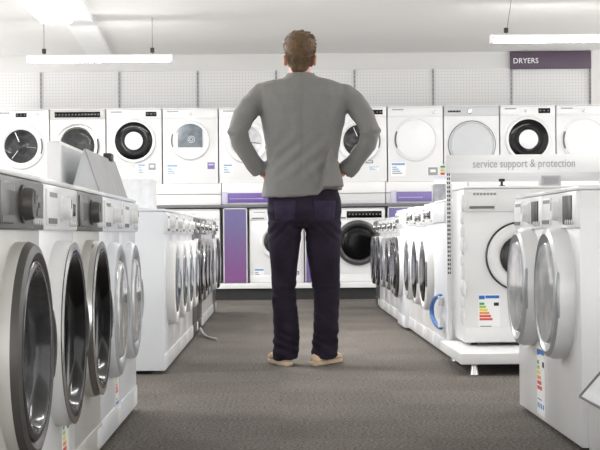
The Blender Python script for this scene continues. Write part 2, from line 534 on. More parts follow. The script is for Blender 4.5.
            def f_lens():
                bm = bmesh.new()
                q = []
                for k in range(48):
                    a = 2 * PI * k / 48
                    x, z = R * 0.86 * math.cos(a), R * 0.86 * math.sin(a)
                    q.append((max(-R * 0.62, min(R * 0.62, x)), max(-R * 0.35, z)))
                fr = [bm.verts.new((door_x + x, fy - prot * 1.15, door_z + z)) for x, z in q]
                bk = [bm.verts.new((door_x + x * 1.04, fy - prot * 0.7, door_z + z * 1.04)) for x, z in q]
                bmesh.ops.remove_doubles(bm, verts=bm.verts[:], dist=1e-5)
                bm.verts.ensure_lookup_table()
                n = len(q)
                for k in range(n):
                    a, b, c2, e = fr[k], fr[(k + 1) % n], bk[(k + 1) % n], bk[k]
                    try:
                        bm.faces.new((a, b, c2, e))
                    except Exception:
                        pass
                try:
                    bm.faces.new(fr)
                except Exception:
                    pass
                return finish(bm, 'door_glass', glass)
            def f_lens2():
                bm = bmesh.new()
                q = []
                for k in range(61):
                    x = -R * 0.62 + 1.24 * R * k / 60
                    q.append((x, math.sqrt(max(0, (R * 0.84) ** 2 - x * x))))
                q = [(-R * 0.62, -R * 0.35)] + q + [(R * 0.62, -R * 0.35)]
                fr = [bm.verts.new((door_x + x, fy - prot * 1.12, door_z + z)) for x, z in q]
                bk = [bm.verts.new((door_x + x * 1.03, fy - prot * 0.3, door_z + z * 1.03)) for x, z in q]
                n = len(q)
                for k in range(n):
                    bm.faces.new((fr[k], fr[(k + 1) % n], bk[(k + 1) % n], bk[k]))
                bm.faces.new(fr)
                bm.faces.new(list(reversed(bk)))
                return finish(bm, 'door_glass', glass)
            obj('door_glass', f_lens2(), dr)
            def f_disc():
                bm = bmesh.new()
                lathe(bm, [(Ri + 0.02, prot * 0.8), (Ri * 0.5, prot * 0.9), (0, prot * 0.92)], door_x, door_z, 40, y0=fy)
                return finish(bm, 'door_cap', 'white')
            obj('door_cap', f_disc(), dr)
            def f_rings():
                bm = bmesh.new()
                for rr in (0.018, 0.036):
                    lathe(bm, [(rr + 0.004, prot * 1.12), (rr + 0.002, prot * 1.2), (rr - 0.002, prot * 1.2), (rr - 0.004, prot * 1.12)], door_x + 0.015, door_z + 0.01, 28, y0=fy)
                return finish(bm, 'drum_hub', 'palegrey')
            obj('drum_hub', f_rings(), dr)
        if handle:
            hs = -1 if handle == 'left' else 1
            def f_h():
                bm = bmesh.new()
                rr = R * 0.93
                pts = [(door_x + hs * rr * math.cos(a), fy - prot * (0.72 + 0.2 * math.cos(a * 3.2)), door_z + rr * math.sin(a)) for a in [(-0.42 + 0.084 * i) for i in range(11)]]
                tube(bm, pts, [0.005] + [0.010] * 9 + [0.005], 10)
                return finish(bm, 'door_handle', 'rubber' if ring in ('plastic', 'white') else ('doorgrey' if ring == 'doorgrey' else 'darkring'))
            obj('door_handle', cached(('hnd', d, R, ring, prot, hs, door_x, door_z), f_h), dr)
    if kick:
        def f_k():
            bm = bmesh.new()
            box(bm, -hw + 0.004, hw - 0.004, fy - 0.004, fy + 0.004, zf + 0.004, zf + 0.085, 0.003)
            return finish(bm, 'kick_plate', body)
        kp = obj('kick_plate', cached(('kick', w, d, body, feet), f_k), t)
        if filt:
            def f_f():
                bm = bmesh.new()
                box(bm, hw - 0.13, hw - 0.03, fy - 0.007, fy, zf + 0.016, zf + 0.075, 0.003)
                return finish(bm, 'filter_cover', 'plastic')
            obj('filter_cover', cached(('filt', w, d, feet), f_f), kp)
    if feet:
        def f_ft():
            bm = bmesh.new()
            bmesh.ops.create_cone(bm, cap_ends=True, segments=14, radius1=0.02, radius2=0.016, depth=0.02, matrix=Matrix.Translation((0, 0, 0.01)))
            return finish(bm, 'foot', 'black')
        me = cached(('foot',), f_ft)
        for sx in (-1, 1):
            for sy in (-1, 1):
                obj('foot', me, t, (sx * (hw - 0.06), sy * (d / 2 - 0.06), 0))
    if lab:
        for (kind, lx, lz, lw, lh) in lab:
            if kind == 'energy':
                me = cached(('en', lw, lh), lambda: energy_label(lw, lh))
                obj('energy_label', me, t, (lx, fy, lz))
            else:
                me = cached((kind, lw, lh), lambda: small_label(lw, lh, kind))
                obj('offer_label' if kind in ('purple', 'grey') else 'energy_label', me, t, (lx, fy, lz))
    return t

WM, TD = 'washing machine', 'tumble dryer'
AL, AR = -0.585, 0.955            # front planes of the left and right aisles
D2 = 0.29                          # half depth

# near left row, facing right across the aisle
GL = 'washing machines in the near left row'
def left(y0, y1, label, group, front=AL, **kw):
    if y0 < 6:
        kw['h'] = 0.858
    return appliance('washing_machine', label, WM, (front - D2, (y0 + y1) / 2, 0), PI / 2, group, w=(y1 - y0) - 0.006, **kw)
def right(y0, y1, label, group, front=AR, name='washing_machine', cat=WM, **kw):
    return appliance(name, label, cat, (front + D2, (y0 + y1) / 2, 0), -PI / 2, group, w=(y1 - y0) - 0.006, **kw)

left(2.93, 3.53, 'silver washing machine with dark panel and big grey ringed door, nearest in the left row', GL,
     body='silver', panel='darkpanel', drawer='darkpanel', dial='steelring', dial_x=0.0, dial_r=0.038, display=(0.17, 0.13, 0.05), door='dome', ring='steelring', rim='silver', glass='smoke', rin=0.8, bulge=0.5,
     R=0.245, door_z=0.455, prot=0.047)
left(3.53, 4.12, 'white washing machine with white control panel, small black display and chrome ringed dark door', GL,
     dial='plastic', dial_x=-0.02, dial_r=0.03, display=(0.2, 0.06, 0.035), door='dome', ring='chrome', rim='white', rin=0.9, bulge=0.5, glass='blackglass', R=0.245, door_z=0.455, prot=0.047,
     lab=[('energy', 0.05, 0.04, 0.11, 0.2)])
left(4.12, 4.72, 'silver washing machine with dark grey control panel and chrome ringed black door', GL,
     body='silver', panel='darkpanel', drawer='darkpanel', dial='steelring', dial_x=0.0, dial_r=0.034, display=(0.17, 0.12, 0.05), door='dome', ring='chrome', rim='silver', rin=0.9, bulge=0.5, glass='blackglass',
     R=0.24, door_z=0.46, prot=0.047)
left(4.72, 5.31, 'all white washing machine with pale door right after the silver black doored one', GL,
     body='white2', dial='plastic', dial_x=0.02, display=(0.18, 0.1, 0.03, 'palegrey'), door='dome', ring='doorgrey', rim='white2', glass='palebowl', R=0.235, door_z=0.455, prot=0.042,
     lab=[('energy', 0.12, 0.09, 0.1, 0.16)])
left(5.31, 5.9, 'all white washing machine with pale door closing the near left row', GL,
     body='white2', dial='plastic', dial_x=0.02, display=(0.18, 0.1, 0.03, 'palegrey'), door='dome', ring='doorgrey', rim='white2', glass='palebowl', R=0.225, door_z=0.46, prot=0.035)

# further left row
GL2 = 'washing machines in the further left row'
def l2(i, label, **kw):
    y0 = 7.38 + 0.6 * i
    return left(y0, y0 + 0.598, label, GL2, **kw)
wd = dict(door='dome', ring='plastic', glass='blueglass', R=0.22, door_z=0.46, prot=0.05, dial='plastic', display=(0.16, 0.1, 0.03, 'palegrey'))
bd = dict(door='dome', ring='darkring', rim='plastic', glass='blackglass', R=0.23, door_z=0.46, prot=0.055)
l2(0, 'white washing machine showing its blank side, first of the further left row', body='white2', **wd)
l2(1, 'white washing machine just behind the one showing its blank side', **wd)
l2(2, 'third white washing machine of the further left row, before the dark ones', **wd)
l2(3, 'fourth white washing machine of the further left row, right before the first dark one', **wd)
l2(4, 'graphite washing machine with black door, first dark one of the further left row', body='graphite', panel='graphite', drawer='graphite', display=(0.16, 0.1, 0.04), **bd)
l2(5, 'graphite washing machine with chrome ringed door, second dark one in the further left row', body='graphite', panel='graphite', drawer='graphite', door='dome', ring='chrome', glass='blackglass', R=0.23, prot=0.055)
l2(6, 'white washing machine with chrome ringed door just past the two dark ones at left', panel='darkpanel', door='dome', ring='chrome', glass='blackglass', R=0.22, prot=0.05)
l2(7, 'white washing machine with grey door, eighth of the further left row', door='dome', ring='doorgrey', glass='smoke', R=0.22, prot=0.05)
l2(8, 'white washing machine with pale door next to the dark one closing the further left row', **wd)
l2(9, 'graphite washing machine at the far end of the left row beside the purple panel', body='graphite', panel='graphite', drawer='graphite', **bd)

# further right row
GR2 = 'washing machines in the further right row'
def r2(i, label, **kw):
    y0 = 8.16 + 0.6 * i
    return right(y0, y0 + 0.598, label, GR2, **kw)
plain = r2(0, 'tall plain white appliance with blank front and a hanging blue hose', name='undercounter_appliance', cat='appliance', h=0.905, body='white2', drawer=None, dial=None, buttons=False,
           plate=False, door=None, filt=False)
r2(1, 'tall white washing machine with black door next to the plain blank appliance', h=0.90, door='dome', ring='plastic', rin=0.8, glass='blackglass', R=0.23, prot=0.05, display=(0.1, 0.12, 0.05))
r2(2, 'white washing machine with white ringed black door, third of the further right row', h=0.89, door='dome', ring='white', rin=0.84, glass='blackglass', R=0.225, prot=0.045, display=(0.1, 0.1, 0.05))
r2(3, 'white washing machine with pale door and dark handle, fourth of the further right row', h=0.90, door='dome', ring='doorgrey', rim='white', glass='smoke', R=0.22, prot=0.045, display=(0.1, 0.1, 0.04))
r2(4, 'cool white washing machine with black door standing a little proud, fifth of the right row', h=0.89, body='white2', front=AR - 0.03, **bd)
r2(5, 'white washing machine with dark ringed door, sixth of the further right row', display=(0.1, 0.1, 0.05), **bd)
r2(6, 'white washing machine with chrome ringed dark door, seventh of the further right row', door='dome', ring='chrome', glass='blackglass', R=0.22, prot=0.05, display=(0.1, 0.1, 0.05))
r2(7, 'white washing machine with grey ringed door, eighth of the further right row', door='dome', ring='doorgrey', glass='smoke', R=0.22, prot=0.05, display=(0.1, 0.1, 0.05))
r2(8, 'white washing machine with dark door before the graphite one closing the right row', display=(0.1, 0.1, 0.05), **bd)
r2(9, 'graphite washing machine with black door at the far end of the right row', body='graphite', panel='graphite', drawer='graphite', **bd)

# near right pair
GR = 'washing machines in the near right row'
nr = dict(kick=False, front=0.968, h=0.86, panel_h=0.12, dial='plastic', dial_x=0.02, dial_r=0.034, door='dome', ring='doorgrey', rim='white', glass='palebowl', R=0.225, rin=0.8, door_z=0.505, prot=0.062, bulge=1.0)
right(5.21, 5.81, 'white washing machine with grey bulging door and energy label, behind the nearest one', GR, display=(0.16, 0.13, 0.085, 'black'),
      lab=[('energy', 0.11, 0.035, 0.15, 0.25)], **nr)
right(4.61, 5.21, 'white washing machine with grey bulging door nearest the camera on the right, big black display', GR, display=(0.16, 0.14, 0.095, 'black'), **nr)

# platform washer facing the camera
plat = empty('display_platform', 'low white display platform on short legs at the end of the right row', 'platform', (1.4, 7.6, 0))
boxes('deck', 'shelfwhite', [(-0.495, 0.6, -0.42, 0.48, 0.055, 0.11)], plat, 0.006)
for sx in (-0.42, 0.54):
    for sy in (-0.36, 0.42):
        bm = bmesh.new()
        bmesh.ops.create_cone(bm, cap_ends=True, segments=14, radius1=0.022, radius2=0.012, depth=0.055, matrix=Matrix.Translation((0, 0, 0.0275)))
        obj('leg', finish(bm, 'leg', 'chrome'), plat, (sx, sy, 0))
pw = appliance('washing_machine', 'white washing machine facing the camera on a low platform, energy label on its front', WM, (1.287, 7.66 + 0.24, 0.11), 0, None,
          w=0.6, d=0.48, h=0.85, door='dome', ring='white', glass='smoke', R=0.176, rin=0.64, door_z=0.475, prot=0.045, dial='plastic', dial_x=0.08, display=(0.2, 0.1, 0.04), panel_h=0.12,
          lab=[('energy', -0.225, 0.055, 0.115, 0.22)])
bm = bmesh.new()
lathe(bm, [(0.186, -0.002), (0.186, 0.010), (0.181, 0.013), (0.176, 0.010), (0.176, -0.002)], 0, 0.475, 56, y0=-0.24)
obj('door_gasket', finish(bm, 'door_gasket', 'darkring'), pw)
bm = bmesh.new()   # bunched protective film down its left edge
for j in range(9):
    z = 0.16 + j * 0.075
    r = 0.012 + 0.006 * random.random()
    ball(bm, (-0.303, -0.23 + 0.01 * math.sin(j * 2.1), z), (r, r * 1.2, 0.045), 12)
obj('plastic_film', finish(bm, 'plastic_film', 'clear'), pw)
# ---- end gondola with its header sign
gon = empty('shop_sign_stand', 'white header sign reading service support and protection on a slotted post behind the platform washer', 'sign', (0.96, 8.10, 0))
def post_mesh():
    bm = bmesh.new()
    box(bm, -0.013, 0.013, -0.012, 0.012, 0.11, 1.15, 0.002)
    for j in range(27):
        z = 1.12 - j * 0.024
        for sx in (-0.005, 0.005):
            box(bm, sx - 0.0032, sx + 0.0032, -0.0135, -0.0115, z - 0.013, z, mi=1)
    return finish(bm, 'post', ['shelfwhite', 'gap'], smooth=False)
pm_ = post_mesh()
obj('post', pm_, gon, (0.0, -0.05 + 0.045, 0))
obj('post', pm_, gon, (0.86, 0.0, 0))
boxes('header_board', 'shelfwhite', [(-0.015, 0.90, -0.02, -0.012, 1.052, 1.150)], gon, 0.002)
tm = text_mesh('service support & protection', 0.066, 0.001, 'softmark', spacing=1.0)
lt = obj('lettering', tm, gon, (0.135, -0.022, 1.078))
wdt = max(v.co.x for v in tm.vertices)
lt.scale = (0.575 / wdt, 1, 1)
tm = text_mesh('care and cover for your appliance', 0.022, 0.001, 'palegrey')
boxes('crossbar', 'shelfgrey', [(0.0, 0.9, -0.008, 0.01, 1.0, 1.05)], gon, 0.002)
boxes('price_ticket', ['label', 'l_yellow', 'l_red', 'l_green'], [(-0.05, -0.016, -0.018, -0.014, 1.03, 1.10), (-0.045, -0.02, -0.0195, -0.017, 1.08, 1.09, 3), (-0.045, -0.024, -0.0195, -0.017, 1.06, 1.072, 1), (-0.045, -0.022, -0.0195, -0.017, 1.04, 1.052, 2)], gon)
tag(boxes('storage_box', ['cardgrey', 'mark'], [(0, 0.105, 0, 0.09, 0, 0.058), (0.012, 0.093, -0.001, 0.002, 0.012, 0.046, 1)], None, 0.002, (1.42, 7.75, 0.96)),
    'small grey box on top of the platform washing machine', 'box')
bm = bmesh.new()
box(bm, -0.014, 0.014, -0.02, 0.02, 0, 0.006, 0.001); box(bm, -0.006, 0.006, -0.006, 0.006, 0.005, 0.03, 0.001); box(bm, -0.016, 0.016, -0.008, 0.008, 0.026, 0.042, 0.002)
tag(obj('ticket_clip', finish(bm, 'ticket_clip', 'black'), None, (1.205, 7.74, 0.96)), 'tiny black ticket clip on top of the platform washing machine', 'clip')

# blue hose on the plain appliance
bm = bmesh.new()
pts = []
for i in range(22):
    a = PI * i / 21
    pts.append((AR - 0.024 - 0.03 * math.sin(a), 8.27 + 0.2 * math.sin(a), 0.26 + 0.09 * math.cos(a)))
tube(bm, pts, 0.013, 10)
hose = obj('water_hose', finish(bm, 'water_hose', 'bluehose'))
tag(hose, 'loop of blue hose hung on the blank front of the plain white appliance', 'hose')
bm = bmesh.new()
tube(bm, [pts[-1], (pts[-1][0] , pts[-1][1] + 0.02, pts[-1][2] + 0.05)], 0.017, 12)
obj('hose_nut', finish(bm, 'hose_nut', 'plastic'), hose)
bm = bmesh.new()
tube(bm, [pts[0], (pts[0][0] , pts[0][1] + 0.02, pts[0][2] - 0.05)], 0.015, 12)
obj('hose_nut', finish(bm, 'hose_nut', 'plastic'), hose)

# slanted panel on a low plinth at the right frame edge
st = empty('slanted_display_stand', 'low white stand with slanted pale panel beside the nearest right washing machine', 'stand', (1.26, 4.22, 0))
boxes('base', 'white', [(-0.29, 0.33, -0.3, 0.3, 0, 0.19)], st, 0.006)
bm = bmesh.new()
a = Vector((-0.31, 0, 0.19)); u = Vector((0.66, 0, 0.75)).normalized() * 0.46; nn = Vector((0.75, 0, -0.66)).normalized() * 0.012
for y0, y1, off, mi, e in ((-0.3, 0.33, 0.0, 0, 0.0), ):
    vs = []
    for yy in (y0, y1):
        for q in (a, a + u, a + u + nn, a + nn):
            vs.append(bm.verts.new((q.x, yy, q.z)))
    for f in ((0, 1, 2, 3), (7, 6, 5, 4), (0, 4, 5, 1), (1, 5, 6, 2), (2, 6, 7, 3), (3, 7, 4, 0)):
        bm.faces.new([vs[i] for i in f])
obj('slanted_panel', finish(bm, 'slanted_panel', 'palegrey', smooth=False), st)
bm = bmesh.new()
for yy in (0.33,):
    tube(bm, [a + Vector((0, yy, 0)), a + u + Vector((0, yy, 0))], 0.006, 8)
tube(bm, [a + Vector((0, -0.3, 0)), a + Vector((0, 0.33, 0))], 0.004, 8)
obj('panel_edge', finish(bm, 'panel_edge', 'rubber'), st)
boxes('prop', 'white', [(0.0, 0.02, -0.02, 0.02, 0.18, 0.5)], st)

# ------------------------------------------------------------------ signs and leaflets on the left machines
H = 0.858
so = empty('ticket_holder', 'upright white box shaped sign holder on top of the near left machines', 'sign', (-0.745, 5.12, H))
boxes('board', 'plastic', [(-0.024, 0.024, -0.33, 0.36, 0, 0.172)], so, 0.004)
boxes('grey_face', 'palegrey', [(0.0235, 0.026, -0.31, 0.34, 0.012, 0.16)], so)
s2 = empty('tent_card', 'grey tent shaped sign card on top of the near left machines beside the white holder', 'sign', (-0.648, 5.3, H))
bm = bmesh.new()
def slab(bm, q, y0, y1, mi=0):
    vs = [bm.verts.new((p[0], yy, p[1])) for yy in (y0, y1) for p in q]
    for f in ((0, 1, 2, 3), (7, 6, 5, 4), (0, 4, 5, 1), (1, 5, 6, 2), (2, 6, 7, 3), (3, 7, 4, 0)):
        bm.faces.new([vs[i] for i in f]).material_index = mi
slab(bm, [(0.05, 0), (0.0, 0.15), (-0.005, 0.15), (0.045, 0)], -0.44, 0.46)
obj('face', finish(bm, 'face', 'cardgrey', smooth=False), s2)
bm = bmesh.new()
slab(bm, [(-0.05, 0), (-0.005, 0.15), (-0.001, 0.15), (-0.045, 0)], -0.44, 0.46)
obj('back', finish(bm, 'back', 'palegrey', smooth=False), s2)
bm = bmesh.new()
slab(bm, [(-0.044, 0.001), (-0.006, 0.144), (-0.002, 0.144), (0.044, 0.001)], -0.435, 0.455)
obj('end_panel', finish(bm, 'end_panel', 'palegrey', smooth=False), s2)
boxes('clip', 'black', [(-0.02, 0.012, 0.22, 0.30, 0.142, 0.172)], s2, 0.004)

lh = empty('leaflet_box', 'white film wrapped leaflet box on the first machine of the further left row', 'leaflet holder', (-0.765, 7.62, 0.85))
boxes('box', 'plastic', [(-0.125, 0.115, -0.12, 0.12, 0, 0.155)], lh, 0.005)
bm = bmesh.new()
n = 26
top = [0.157 + 0.003 * math.sin(i * 1.3) + 0.003 * random.random() for i in range(n)]
for i in range(n - 1):
    x0, x1 = -0.128 + 0.246 * i / (n - 1), -0.128 + 0.246 * (i + 1) / (n - 1)
    y = -0.124 - 0.001 * math.sin(i * 0.9); y2 = -0.124 - 0.001 * math.sin((i + 1) * 0.9)
    v = [bm.verts.new(p) for p in ((x0, y, 0.004), (x1, y2, 0.004), (x1, y2, top[i + 1]), (x0, y, top[i]), (x0, y + 0.003, 0.004), (x1, y2 + 0.003, 0.004), (x1, y2 + 0.003, top[i + 1]), (x0, y + 0.003, top[i]))]
    for f in ((0, 1, 2, 3), (7, 6, 5, 4), (3, 2, 6, 7), (0, 4, 5, 1)):
        bm.faces.new([v[k] for k in f])
bmesh.ops.remove_doubles(bm, verts=bm.verts[:], dist=1e-5)
obj('film', finish(bm, 'film', 'clear'), lh)
boxes('price_card', 'plastic', [(-0.035, 0.015, -0.01, 0.01, 0.15, 0.25)], lh, 0.003)
lh2 = empty('leaflet_holder', 'grey acrylic leaflet holder on top of the right row by the slotted post', 'leaflet holder', (1.03, 9.05, 0.90))
boxes('holder', 'acrylic', [(-0.058, 0.058, -0.04, 0.04, 0, 0.12)], lh2, 0.004)
for i in range(4):
    o = boxes('leaflet', 'lilac' if i % 2 else 'label', [(-0.05 + 0.002 * i, 0.046 + 0.002 * i, -0.03 + 0.016 * i, -0.022 + 0.016 * i, 0.01, 0.15 + 0.006 * i)], lh2)

# white strap lying on the floor at the left row
bm = bmesh.new()
sp = [(-0.56, 10.3, 0.045), (-0.535, 10.15, 0.02), (-0.50, 9.98, 0.009), (-0.455, 9.83, 0.009), (-0.42, 9.74, 0.009)]
tube(bm, sp, 0.009, 8)
tag(obj('drain_hose', finish(bm, 'drain_hose', 'palegrey')), 'short pale hose end lying on the carpet by the dark left machines', 'hose')

# ------------------------------------------------------------------ back wall display
S = 91.2
FY = F / S                      # dryer fronts
pl = empty('display_plinth', 'long low white deck with black plinth under the lower machines at the back wall', 'plinth', (0, FY, 0))
boxes('plinth', 'gap', [(-3.9, 3.59, 0.03, 0.6, 0.0, 0.125)], pl)
boxes('deck', 'shelfwhite', [(-3.9, 3.59, -0.01, 0.62, 0.125, 0.185)], pl, 0.004)
sh = empty('display_shelf', 'long white shelf with grey edge carrying the row of dryers at the back wall', 'shelf', (0, FY, 1.015))
boxes('shelf_edge', 'shelfdark', [(-3.9, 3.59, -0.012, 0.68, 0, 0.03)], sh, 0.002)
for k in range(8):
    x0 = -0.614 + 0.9 * (k - 3)
    boxes('fascia_panel', 'shelfwhite', [(x0 + 0.004, x0 + 0.896, 0.0, 0.64, 0.15, 0.267)], sh, 0.003)
    boxes('fascia_panel', 'shelfwhite' if k < 4 else 'shelfgrey', [(x0 + 0.004, x0 + 0.896, 0.012, 0.64, 0.033, 0.145)], sh, 0.003)
struct('trim_21', 'shelfgrey', [(-3.9, 3.59, FY + 0.645, FY + 0.68, 0.187, 1.013)])

GP = 'purple panels between the lower machines'
for x0, mt, lb in ((-0.60, 'poster1', 'tall violet to magenta panel under the shelf left of the man'),
                   (0.295, 'poster2', 'tall violet panel under the shelf showing between the man\'s legs'),
                   (1.205, 'poster2', 'tall blue violet panel under the shelf behind the right row')):
    p = empty('purple_panel', lb, 'panel', (x0, FY - 0.012, 0.187), 0, GP)
    boxes('print', mt, [(0.012, 0.252, -0.002, 0.02, 0.008, 0.81)], p)
    boxes('frame', 'shelfgrey', [(0, 0.012, -0.006, 0.022, 0, 0.82), (0.252, 0.264, -0.006, 0.022, 0, 0.82), (0, 0.264, -0.006, 0.022, 0.81, 0.822)], p)
for x0, x1, lb in ((-0.545, -0.06, 'purple strip sign on the shelf front left of the man'), (1.305, 1.69, 'purple strip sign on the shelf front behind the right row')):
    p = empty('strip_sign', lb, 'sign', (x0, FY - 0.012, 1.048), 0, 'purple strip signs on the shelf')
    boxes('board', 'purple' if x0 < 0 else 'violet', [(0, x1 - x0, 0.0, 0.01, 0.02, 0.125)], p, 0.002)
    boxes('stripe', 'lilac', [(0.02, x1 - x0 - 0.1, -0.0015, 0.001, 0.06, 0.066)], p)
    boxes('end_card', 'lilac', [(-0.065, -0.004, 0.0, 0.01, 0.0, 0.14)], p, 0.002)

# lower machines under the shelf
GLW = 'washing machines under the back shelf'
def low(x0, label, **kw):
    return appliance('washing_machine', label, WM, (x0 + 0.31, FY + 0.03 + 0.29, 0.187), 0, GLW, w=0.598, h=0.815, feet=False, **kw)
low(-1.245, 'white washing machine under the shelf at left, mostly behind the end of the left row', door='dome', ring='plastic', glass='smoke', R=0.2, prot=0.05)
low(-0.325, 'white washing machine under the shelf beside the man\'s left leg, dark round door', door='dome', ring='plastic', glass='smoke', R=0.19, ring2=None, prot=0.05, door_z=0.45,
    lab=[('blue', -0.25, 0.02, 0.11, 0.14), ('purple', 0.17, 0.05, 0.08, 0.08)])
low(0.57, 'white washing machine with large black door and dark panel strip under the shelf', panel='white', drawer='plastic', dial=None, display=(0.0, 0.52, 0.075), buttons=False,
    door='dome', ring='darkring', glass='blackglass', R=0.25, prot=0.05, door_z=0.43, plate=False)
low(1.475, 'white washing machine under the shelf mostly hidden by the right row', door='dome', ring='plastic', glass='smoke', R=0.2, prot=0.05)

# upper dryers
GD = 'tumble dryers along the back wall'
def dryer(k, label, **kw):
    x = (-6 + 56.3 * k + 28.2 - 278) / S
    base = dict(w=0.604, d=0.6, h=0.83, drawer=None, feet=False, kick=False, panel_h=0.1, buttons=False)
    base.update(kw)
    return appliance('tumble_dryer', label, TD, (x, FY + 0.31, 1.284), 0, GD, **base)
BF = 'blue'
dryer(0, 'white tumble dryer with smoky glass door and wide black display, leftmost on the back shelf', dial='plastic', dial_x=0.17, dial_r=0.022, display=(-0.0, 0.12, 0.045), door='dish', ring='white', glass='smoke', R=0.25, door_z=0.42, prot=0.05)
dryer(1, 'white tumble dryer with full width black and silver panel and dark chrome ringed door', dial=None, plate=False, display=(0.0, 0.50, 0.06), panel='silver', door='dome', ring='chrome', glass='smoke', R=0.245, door_z=0.42, prot=0.04)
dryer(2, 'white tumble dryer with black ring door and white centre, left of the man', dial='plastic', dial_x=0.0, dial_r=0.012, display=(0.19, 0.12, 0.05), door='polo', ring='plastic', R=0.24, door_z=0.47, prot=0.05, handle=False,
      lab=[('grey', 0.15, 0.145, 0.09, 0.085), ('blue', 0.04, 0.1, 0.08, 0.12)])
dryer(3, 'white tumble dryer with blue grey clipped lens door beside the man\'s elbow', dial='plastic', dial_x=0.0, dial_r=0.018, display=None, door='lens', ring='white', glass='blueglass', R=0.215, door_z=0.47, prot=0.05, handle='left',
      lab=[('purple', 0.18, 0.15, 0.09, 0.085), ('blue', -0.26, 0.09, 0.12, 0.12)])
dryer(4, 'white tumble dryer with pale glass door behind the man\'s left arm', dial='plastic', dial_x=0.1, dial_r=0.022, display=None, door='dish', ring='white', glass='palebowl', R=0.235, door_z=0.45, prot=0.05, lab=[('blue', -0.26, 0.09, 0.1, 0.12)])
dryer(5, 'white tumble dryer hidden behind the man\'s back', dial='plastic', display=(0.15, 0.1, 0.04), door='dish', ring='white', glass='smoke', R=0.23, door_z=0.45, prot=0.05)
dryer(6, 'white tumble dryer with glass door and black display behind the man\'s right arm', dial=None, display=(0.18, 0.16, 0.05), door='dish', ring='white', glass='smoke', R=0.24, door_z=0.45, prot=0.05,
      lab=[('grey', 0.06, 0.2, 0.1, 0.04), ('blue', 0.1, 0.12, 0.12, 0.05)])
dryer(7, 'all white tumble dryer with plain round white door right of the man', dial='plastic', dial_x=0.21, dial_r=0.022, display=None, door='flat', ring='white', R=0.24, door_z=0.46, prot=0.04, handle='left', lab=[('blue', -0.27, 0.06, 0.16, 0.15), ('grey', 0.13, 0.06, 0.12, 0.1)])
dryer(8, 'white tumble dryer with large plain door edged in thin dark ring', panel='palegrey', dial='chrome', dial_x=-0.02, dial_r=0.024, display=(-0.19, 0.14, 0.02), plate=False, door='flat', ring='palegrey', ring2='darkring', R=0.255, door_z=0.40, prot=0.045, handle=False, body='white')
dryer(9, 'white tumble dryer with black ring door and white centre above the header sign', dial='plastic', dial_x=-0.02, dial_r=0.016, display=(0.18, 0.13, 0.055), door='polo', ring='plastic', R=0.255, door_z=0.45, prot=0.05, handle=False)
dryer(10, 'all white tumble dryer with plain round door, rightmost on the back shelf', dial='plastic', dial_x=0.0, dial_r=0.022, display=None, door='flat', ring='white', R=0.25, door_z=0.44, prot=0.04, handle='left')

# DRYERS sign
ds = empty('dryers_sign', 'dark plum sign reading DRYERS high on the back wall at right', 'sign', (2.675, WALLY - 0.06, 2.585))
boxes('board', 'signplum', [(0, 0.925, 0, 0.04, 0, 0.2)], ds, 0.003)
tm = text_mesh('DRYERS', 0.095, 0.0015, 'label')
lt = obj('lettering', tm, ds, (0.03, -0.003, 0.065))
lt.scale = (0.29 / max(v.co.x for v in tm.vertices), 1, 0.9)

# ------------------------------------------------------------------ lamps
def area(name, loc, sx, sy, e, rot=(0, 0, 0)):
    l = bpy.data.lights.new(name, 'AREA')
    l.shape = 'RECTANGLE'; l.size = sx; l.size_y = sy; l.energy = e
    l.color = (1.0, 0.99, 0.975)
    o = bpy.data.objects.new(name, l)
    COL.objects.link(o)
    o.location = loc
    o.rotation_euler = rot
    return o

def batten(x0, x1, y, z, label, wires, e=60, along='x', grp='linear pendant lamps'):
    w = x1 - x0
    t = empty('pendant_lamp', label, 'lamp', ((x0 + x1) / 2, y, z), 0 if along == 'x' else PI / 2, grp)
    bm = bmesh.new()
    box(bm, -w / 2, w / 2, -0.04, 0.04, 0.0, 0.035, 0.004)
    for s in (-1, 1):
        box(bm, s * w / 2 - 0.012, s * w / 2 + 0.012, -0.045, 0.045, -0.035, 0.037, 0.003)
    obj('housing', finish(bm, 'housing', 'beam'), t)
    bm = bmesh.new()
    box(bm, -w / 2 + 0.012, w / 2 - 0.012, -0.036, 0.036, -0.03, 0.002, 0.012, seg=3)
    obj('diffuser', finish(bm, 'diffuser', 'lamp'), t)
    for wx, dx in wires:
        bm = bmesh.new()
        tube(bm, [(wx, 0, 0.034), (wx + dx, 0, CEIL - z)], 0.003, 6)
        obj('wire', finish(bm, 'wire', 'rubber'), t)
        boxes('gripper', 'black', [(wx - 0.018, wx + 0.018, -0.018, 0.018, 0.055, 0.10)], t, 0.003)
    if e:
        area('lamp_light', ((x0 + x1) / 2, y, z - 0.04), w if along == 'x' else 0.1, 0.1 if along == 'x' else w, e * 0.35)
    return t

batten(-2.36, -1.0, 13.7, 2.40, 'slim white pendant lamp hanging at upper left in front of the back wall', [(-0.53, 0.0), (0.50, 0.0)], 45)
batten(1.92, 3.32, 12.85, 2.44, 'slim white pendant lamp hanging at upper right in front of the plum sign', [(-0.57, 0.05), (0.57, 0.0)], 45)
